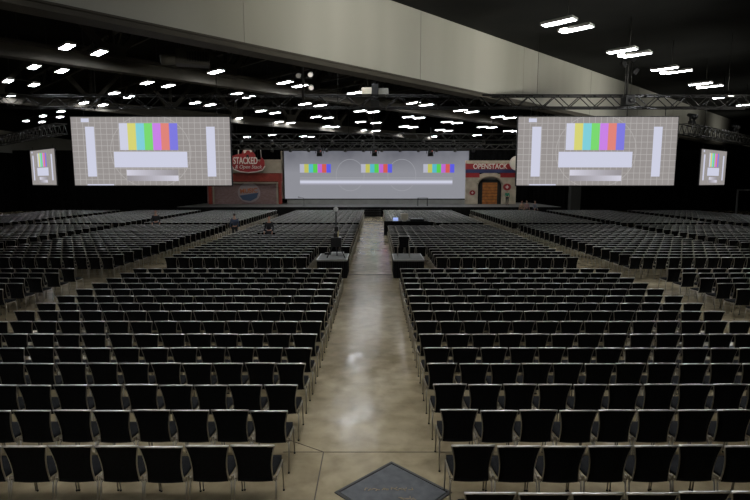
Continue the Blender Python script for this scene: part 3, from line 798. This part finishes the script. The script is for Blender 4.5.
b = MB(); q0, q1 = at(570, 186, 68), at(580, 186, 68); b.box(((q0.x+q1.x)/2, 68, 4.0), (q1.x-q0.x, .9, 8)); struct('column', b, mat('column_dim', (.045, .045, .04), .9))
b = MB(); p = at(738, 190, 60); 
b.box((p.x, 60, p.z/2), (.15, .12, p.z)); b.box((p.x+2.3, 60, p.z), (4.75, .12, .15)); b.box((p.x+4.6, 60, p.z/2), (.15, .12, p.z)); struct('door_1', b, mat('door_grey', (.16, .16, .15), .8))

# ------------------------------------------------------------------ aisle platforms and what stands on them
def platform(x0, x1, y0, y1, lab):
    root = thing('camera_platform', lab, 'platform', ((x0+x1)/2, (y0+y1)/2, 0), 0, 'platforms beside the centre aisle')
    w, d = x1-x0, y1-y0
    b = MB(); b.box((0, 0, .69), (w-.04, d-.04, .06)); b.build('deck', M['deck'], root)
    b = MB(); b.box((0, -d/2, .71), (w, .04, .06)); b.box((0, d/2, .71), (w, .04, .06)); b.box((-w/2, 0, .71), (.04, d, .06)); b.box((w/2, 0, .71), (.04, d, .06)); b.build('edge_rail', M['alu'], root)
    b = MB(); n = 60; per = [(-w/2, -d/2), (w/2, -d/2), (w/2, d/2), (-w/2, d/2), (-w/2, -d/2)]; vs = []
    for (ax, ay), (bx, by) in zip(per, per[1:]):
        for i in range(n):
            t = i/n; q = .012*math.sin(i*1.4); x, y = ax+(bx-ax)*t, ay+(by-ay)*t
            if ax == bx: x += q
            else: y += q
            vs += [(x, y, 0), (x*.99, y*.99, .68)]
    m_ = len(vs)//2
    b.add(vs, [(2*i, (2*i+2) % (2*m_), (2*i+3) % (2*m_), 2*i+1) for i in range(m_)]); b.build('black_skirt', M['skirt'], root)
    for a, c in ((-1, -1), (1, -1), (1, 1), (-1, 1)):
        b = MB(); b.box((a*(w/2-.08), c*(d/2-.08), .33), (.05, .05, .66)); b.build('leg', M['dark_metal'], root)
platform(-2.14, -.97, 20.5, 22.3, 'black-skirted platform left of the centre aisle carrying a tall stand')
platform(.88, 2.06, 20.5, 22.3, 'black-skirted platform right of the centre aisle carrying one chair')
PZ = .74
root = thing('banquet_chair', 'black chrome-framed chair standing alone on the right aisle platform', 'chair', (1.30, 21.45, PZ-.0))
for nm, me_ in HIM:
    o = bpy.data.objects.new(nm, me_); C.objects.link(o); o.parent = root
# tall stand on the left platform
root = thing('camera_stand', 'tall black tripod stand with a pale round head on left platform', 'stand', (-1.42, 21.2, PZ))
for i in range(3):
    a = R(90+120*i); b = MB(); b.tube([(0, 0, .75), (.42*math.cos(a), .42*math.sin(a), .0)], .02, 6); b.build('leg', M['black_metal'], root)
b = MB(); b.tube([(0, 0, .3), (0, 0, 1.9)], .03, 8); b.build('pole', M['black_metal'], root)
b = MB(); b.box((0, 0, .62), (.42, .35, .38)); b.box((.02, -.02, 1.15), (.16, .3, .2)); b.box((0, 0, .88), (.2, .2, .2)); b.build('camera_body', M['black_metal'], root, bevel=.02)
b = MB(); b.tube([(0, 0, 1.85), (0, 0, 1.90), (0, 0, 1.98), (0, 0, 2.02)], [.05, .09, .09, .03], 12); b.build('round_head', M['white'], root)
b = MB(); b.box((.09, -.12, .98), (.05, .05, .28)); b.build('yellow_tag', mat('yellow_tag', (.42, .36, .18), .6), root)
root = thing('storage_case', 'flat pale case lying at the rear of the left aisle platform', 'case', (-1.42, 22.0, PZ))
b = MB(); b.box((0, 0, .05), (.52, .2, .1)); b.build('lid', M['paper'], root, bevel=.01)
b = MB(); b.box((-.42, 0, .04), (.25, .16, .08)); b.build('handle', M['black_metal'], root)
# plate in the floor
def gp(u, v): return ath(u, v, 0)
q = [gp(391.5, 463), gp(337, 493)]
cst = Vector((q[0].x, gp(392, 493).y, 0)); hd = (q[0]-cst).length
hd = (abs(q[0].y-cst.y)+abs(q[1].x-cst.x))/2
root = thing('floor_plate', 'grey diamond-turned metal plate in the aisle floor at bottom of picture', 'floor plate', (cst.x, cst.y, 0), R(45))
s_ = hd*math.sqrt(2)
b = MB(); b.box((0, 0, .006), (s_-.06, s_-.06, .012)); b.build('plate', M['grey_metal_plate'], root)
b = MB()
for a in (-1, 1): b.box((a*s_/2, 0, .007), (.035, s_+.035, .014)); b.box((0, a*s_/2, .007), (s_, .035, .014))
b.build('plate_rim', M['plate_edge'], root)
b = MB()
for i in range(26):
    if i % 5 == 3: continue
    sx_ = -.34+.60*i/26+jit(.01); ty_ = .06+jit(.022)
    b.box(((sx_+ty_)*s2, (ty_-sx_)*s2, .0135), (.05+jit(.02), .013, .002), 0, Matrix.Rotation(jit(1.4), 3, 'Z'))
for i in range(8):
    sx_ = .08+.19*i/8; ty_ = -.13+jit(.02)
    b.box(((sx_+ty_)*s2, (ty_-sx_)*s2, .0135), (.05, .013, .002), 0, Matrix.Rotation(jit(1.4), 3, 'Z'))
b.build('worn_marks', M['tan_tape'], root)

# control desk in the cross aisle
root = thing('control_table', 'black-draped table beside the far centre aisle with equipment on it', 'table', (2.35, 38.0, 0))
b = MB(); b.box((0, 0, .93), (3.1, .75, .04)); b.build('tabletop', M['black_fabric'], root)
b = MB(); per = [(-1.56, -.39), (1.56, -.39), (1.56, .39), (-1.56, .39), (-1.56, -.39)]; vs = []
for (ax, ay), (bx, by) in zip(per, per[1:]):
    for i in range(40): t = i/40; q = .015*math.sin(i*1.3); vs += [(ax+(bx-ax)*t+(q if ax == bx else 0), ay+(by-ay)*t+(q if ay == by else 0), 0), (ax+(bx-ax)*t, ay+(by-ay)*t, .955)]
b.add(vs, [(2*i, (2*i+2) % 320, (2*i+3) % 320, 2*i+1) for i in range(160)]); b.build('black_drape', M['skirt'], root)
TZ = .95
root = thing('laptop', 'open laptop with a bluish glowing screen on the black table', 'laptop', (1.62, 37.95, TZ))
b = MB(); b.box((0, 0, .012), (.36, .25, .024)); b.build('keyboard_base', M['dark_metal'], root)
b = MB(); b.box((0, .16, .15), (.40, .015, .27), 0, Matrix.Rotation(-.2, 3, 'X')); b.build('screen_lid', M['dark_metal'], root)
b = MB(); b.box((0, .148, .15), (.38, .008, .25), 0, Matrix.Rotation(-.2, 3, 'X')); b.build('display', E_('laptop_glow', 165, 185, 240), root)
root = thing('monitor', 'beige boxy monitor on the black table beside the laptop', 'monitor', (2.25, 38.0, TZ))
b = MB(); b.box((0, 0, .33), (.52, .34, .46)); b.box((0, .05, .33), (.4, .45, .34)); b.build('monitor_case', M['beige'], root, bevel=.03)
b = MB(); b.box((0, 0, .05), (.28, .26, .1)); b.build('monitor_foot', M['beige'], root)
root = thing('mixing_console', 'low dark mixing console at the right end of black table', 'console', (3.15, 38.0, TZ+.035))
b = MB(); b.box((0, 0, .09), (1.0, .5, .16), 0, Matrix.Rotation(.12, 3, 'X')); b.build('console_body', M['black_metal'], root, bevel=.02)
b = MB()
for i in range(14): b.box((-.42+i*.065, -.04, .185), (.012, .24, .012), 0, Matrix.Rotation(.12, 3, 'X'))
b.build('fader', M['alu'], root)

# ------------------------------------------------------------------ people
def skin_mesh(name, V, Ed, Rd, m, parent, sub=1):
    me_ = bpy.data.meshes.new(name); me_.from_pydata(V, Ed, []); me_.materials.append(m)
    o = bpy.data.objects.new(name, me_); C.objects.link(o)
    if parent: o.parent = parent
    md = o.modifiers.new('skin', 'SKIN'); md.use_smooth_shade = True
    if not me_.skin_vertices: me_.skin_vertices.new()
    for i, r_ in enumerate(Rd): me_.skin_vertices[0].data[i].radius = (r_, r_) if not isinstance(r_, tuple) else r_
    me_.skin_vertices[0].data[0].use_root = True
    sb = o.modifiers.new('subdivision', 'SUBSURF'); sb.levels = sub; sb.render_levels = sub
    return o
def person(loc, rz, shirt, trousers, hair, lab, stride=.12, armf=.1, bend=0):
    root = thing('person', lab, 'person', loc, rz)
    V, Ed, Rd = [], [], []
    def av(p, r_, par=None):
        V.append(p); Rd.append(r_)
        if par is not None: Ed.append((par, len(V)-1))
        return len(V)-1
    pel = av((0, 0, .95), .10)
    ch = av((0, bend*.4, 1.18), .10, pel); sh = av((0, bend, 1.38), .085, ch)
    nk = av((0, bend*1.1, 1.52), .052, sh); jw = av((0, bend*1.2+.02, 1.60), (.068, .08), nk); hd_ = av((0, bend*1.2+.01, 1.70), (.078, .095), jw)
    av((0, bend*1.2, 1.75), (.06, .07), hd_)
    shirtV = []
    for s in (-1, 1):
        hp = av((s*.10, 0, .88), .085, pel); kn = av((s*.11, s*stride*.5+.03, .50), .058, hp); an = av((s*.11, s*stride-.02, .09), .038, kn); av((s*.12, s*stride+.13, .035), .036, an)
        so = av((s*.18, bend, 1.39), .045, sh); el = av((s*.25, bend-.03+armf*.3, 1.12), .042, so); wr = av((s*.24, bend+.06+armf, .90), .028, el)
        pm = av((s*.24, bend+.08+armf, .83), (.022, .036), wr)
        for f_ in range(4): a_ = av((s*(.235+.004*f_), bend+.05+armf+.02*f_, .775), .009, pm); av((s*(.225), bend+.052+armf+.02*f_, .735+.006*abs(f_-1.5)), .008, a_)
        a_ = av((s*.215, bend+.115+armf, .83), .010, wr); av((s*.205, bend+.125+armf, .79), .008, a_)
    skin_mesh('body', V, Ed, Rd, M['skin'], root)
    sv = [(0, bend*.1, .96), (0, bend*.4, 1.18), (0, bend, 1.39)]; se = [(0, 1), (1, 2)]; sr = [.15, .155, .125]
    for s in (-1, 1):
        n_ = len(sv); sv += [(s*.18, bend, 1.395), (s*.25, bend-.03+armf*.3, 1.12), (s*.242, bend+.055+armf*.95, .905)]; se += [(2, n_), (n_, n_+1), (n_+1, n_+2)]; sr += [.072, .055, .045]
    skin_mesh('shirt', sv, se, sr, shirt, root)
    tv = [(0, 0, .96)]; te = []; tr_ = [.145]
    for s in (-1, 1):
        n_ = len(tv); tv += [(s*.10, 0, .86), (s*.11, s*stride*.5+.03, .50), (s*.11, s*stride-.02, .11)]; te += [(0, n_), (n_, n_+1), (n_+1, n_+2)]; tr_ += [.098, .075, .06]
    skin_mesh('trousers', tv, te, tr_, trousers, root)
    hv = [(0, bend*1.2-.03, 1.77), (0, bend*1.2-.075, 1.70), (0, bend*1.2-.065, 1.62)]
    skin_mesh('hair', hv, [(0, 1), (1, 2)], [(.078, .085), (.075, .05), (.06, .035)], hair, root)
    f = MB()
    for s in (-1, 1):
        f.box((s*.03, bend*1.2+.098, 1.685), (.022, .01, .012), 0); f.box((s*.083, bend*1.2, 1.675), (.014, .035, .055), 1)
    f.box((0, bend*1.2+.108, 1.655), (.022, .03, .045), 1); f.box((0, bend*1.2+.098, 1.615), (.045, .01, .01), 0)
    f.build('face', [M['black_metal'], M['skin']], root)
    sh_ = MB()
    for s in (-1, 1): sh_.box((s*.115, s*stride+.06, .045), (.10, .28, .09), 0)
    sh_.build('shoe', M['black_metal'], root, bevel=.03)
    return root
DK = mat('dark_cloth', (.02, .02, .022), .9, 0, .2, 20)
def gx(u, Y): return CAM.x+(u-375)/FP*Y*1.0
person((gx(158, 37.6), 37.2, 0), R(200), DK, DK, mat('ginger_hair', (.35, .09, .03), .7), 'person with ginger hair and dark clothes standing in the left cross aisle')
person((-8.75, 33.5, 0), R(20), mat('blue_cloth', (.06, .08, .14), .9, 0, .2, 20), DK, mat('dark_hair', (.03, .02, .015), .7), 'person in a blue-grey shirt walking along the left side aisle', .22)
person((gx(270, 31.0), rowstart(29)-.42, 0), R(170), DK, DK, mat('red_cap', (.30, .06, .05), .7), 'person in dark clothes with reddish hair among the left block chairs', .05)
person((at(507, 204, 63).x, 63, SH), R(180), mat('green_cloth', (.03, .22, .12), .9, 0, .2, 20), DK, mat('brown_hair', (.06, .035, .02), .7), 'person in a green shirt standing on the stage beside the wooden door', .04)
for i, (u, Y, sc, hr, lb) in enumerate(((521.5, 56.3, 'tan', (.2, .08, .04), 'person in a tan shirt, left of the three people right of stage'),
                                  (526, 57.0, 'pink', (.35, .25, .18), 'person in a pink shirt, middle of the three people right of stage'),
                                  (534.5, 56.6, 'grey', (.1, .1, .1), 'person in a grey shirt, right of the three people right of stage'))):
    col = dict(tan=(.30, .2, .13), pink=(.34, .2, .2), grey=(.2, .22, .26))[sc]
    person((gx(u, Y)+3.2-3.2, Y if i != 1 else 56.9, 0), R(150+30*i), mat(sc+'_cloth', col, .9), DK, mat('hair_'+sc, hr, .7), lb, .06)
root = thing('white_bucket', 'small white bucket on the floor of the left side aisle', 'bucket', (-9.0, 32.3, 0))
b = MB(); b.tube([(0, 0, 0), (0, 0, .02), (0, 0, .38)], [.13, .14, .17], 16); b.build('pail', M['paper'], root)
b = MB(); b.tube([(-.17, 0, .36), (-.12, 0, .5), (0, 0, .55), (.12, 0, .5), (.17, 0, .36)], .008, 5); b.build('handle', M['alu'], root)

# ------------------------------------------------------------------ light, world, camera
w = bpy.data.worlds.new('world'); bpy.context.scene.world = w; w.use_nodes = True
w.node_tree.nodes['Background'].inputs[0].default_value = (.5, .5, .45, 1); w.node_tree.nodes['Background'].inputs[1].default_value = .02
# fill lamps added out of view to brighten the pale bulkhead
def area(name, loc, tgt, sx, sy, e, spread, col=(1, .97, .88)):
    ld = bpy.data.lights.new(name, 'AREA'); ld.shape = 'RECTANGLE'; ld.size = sx; ld.size_y = sy; ld.energy = e; ld.spread = spread; ld.color = col
    o = bpy.data.objects.new(name, ld); C.objects.link(o); o.location = loc
    o.rotation_euler = (Vector(tgt)-Vector(loc)).to_track_quat('-Z', 'Y').to_euler(); return o
for s_ in (2, 14, 26):
    area('bulkhead_fill', onb(s_-6, 21, 5.5), onb(s_-4, 0, 11.3), 8, 1.0, 180, R(40))
for s_, n_, e_ in ((38, 17, 70), (48, 12, 40), (60, 8, 22)):
    area('bulkhead_fill', onb(s_, n_, 6), onb(s_+1, 0, 11), 3, 1.0, e_, R(60))
area('stage_fill', (-14, 61, 9.5), (-13, 66, 3.5), 10, .5, 60, R(120))  # unseen fill lamps, added to brighten the scenery on both sides
area('stage_fill', (15, 61, 9.5), (15, 66, 3.5), 8, .5, 70, R(120))
# warm fill lamp added above the near rows to brighten the floor
area('hall_fill', (0, 9, 12.0), (0, 12, 0), 14, 10, 330, R(150), (1, .93, .80))

cd = bpy.data.cameras.new('camera'); cam = bpy.data.objects.new('camera', cd); C.objects.link(cam)
cd.sensor_width = 36; cd.lens = 36*FP/750; cd.clip_end = 400
cam.location = CAM; cam.rotation_euler = (math.pi/2-TILT, 0, 0)
bpy.context.scene.camera = cam
sc = bpy.context.scene
sc.view_settings.view_transform = 'Standard'; sc.view_settings.look = 'None'; sc.view_settings.exposure = 0
sc.cycles.use_denoising = True
sc.cycles.max_bounces = 6
sc.cycles.sample_clamp_indirect = 4
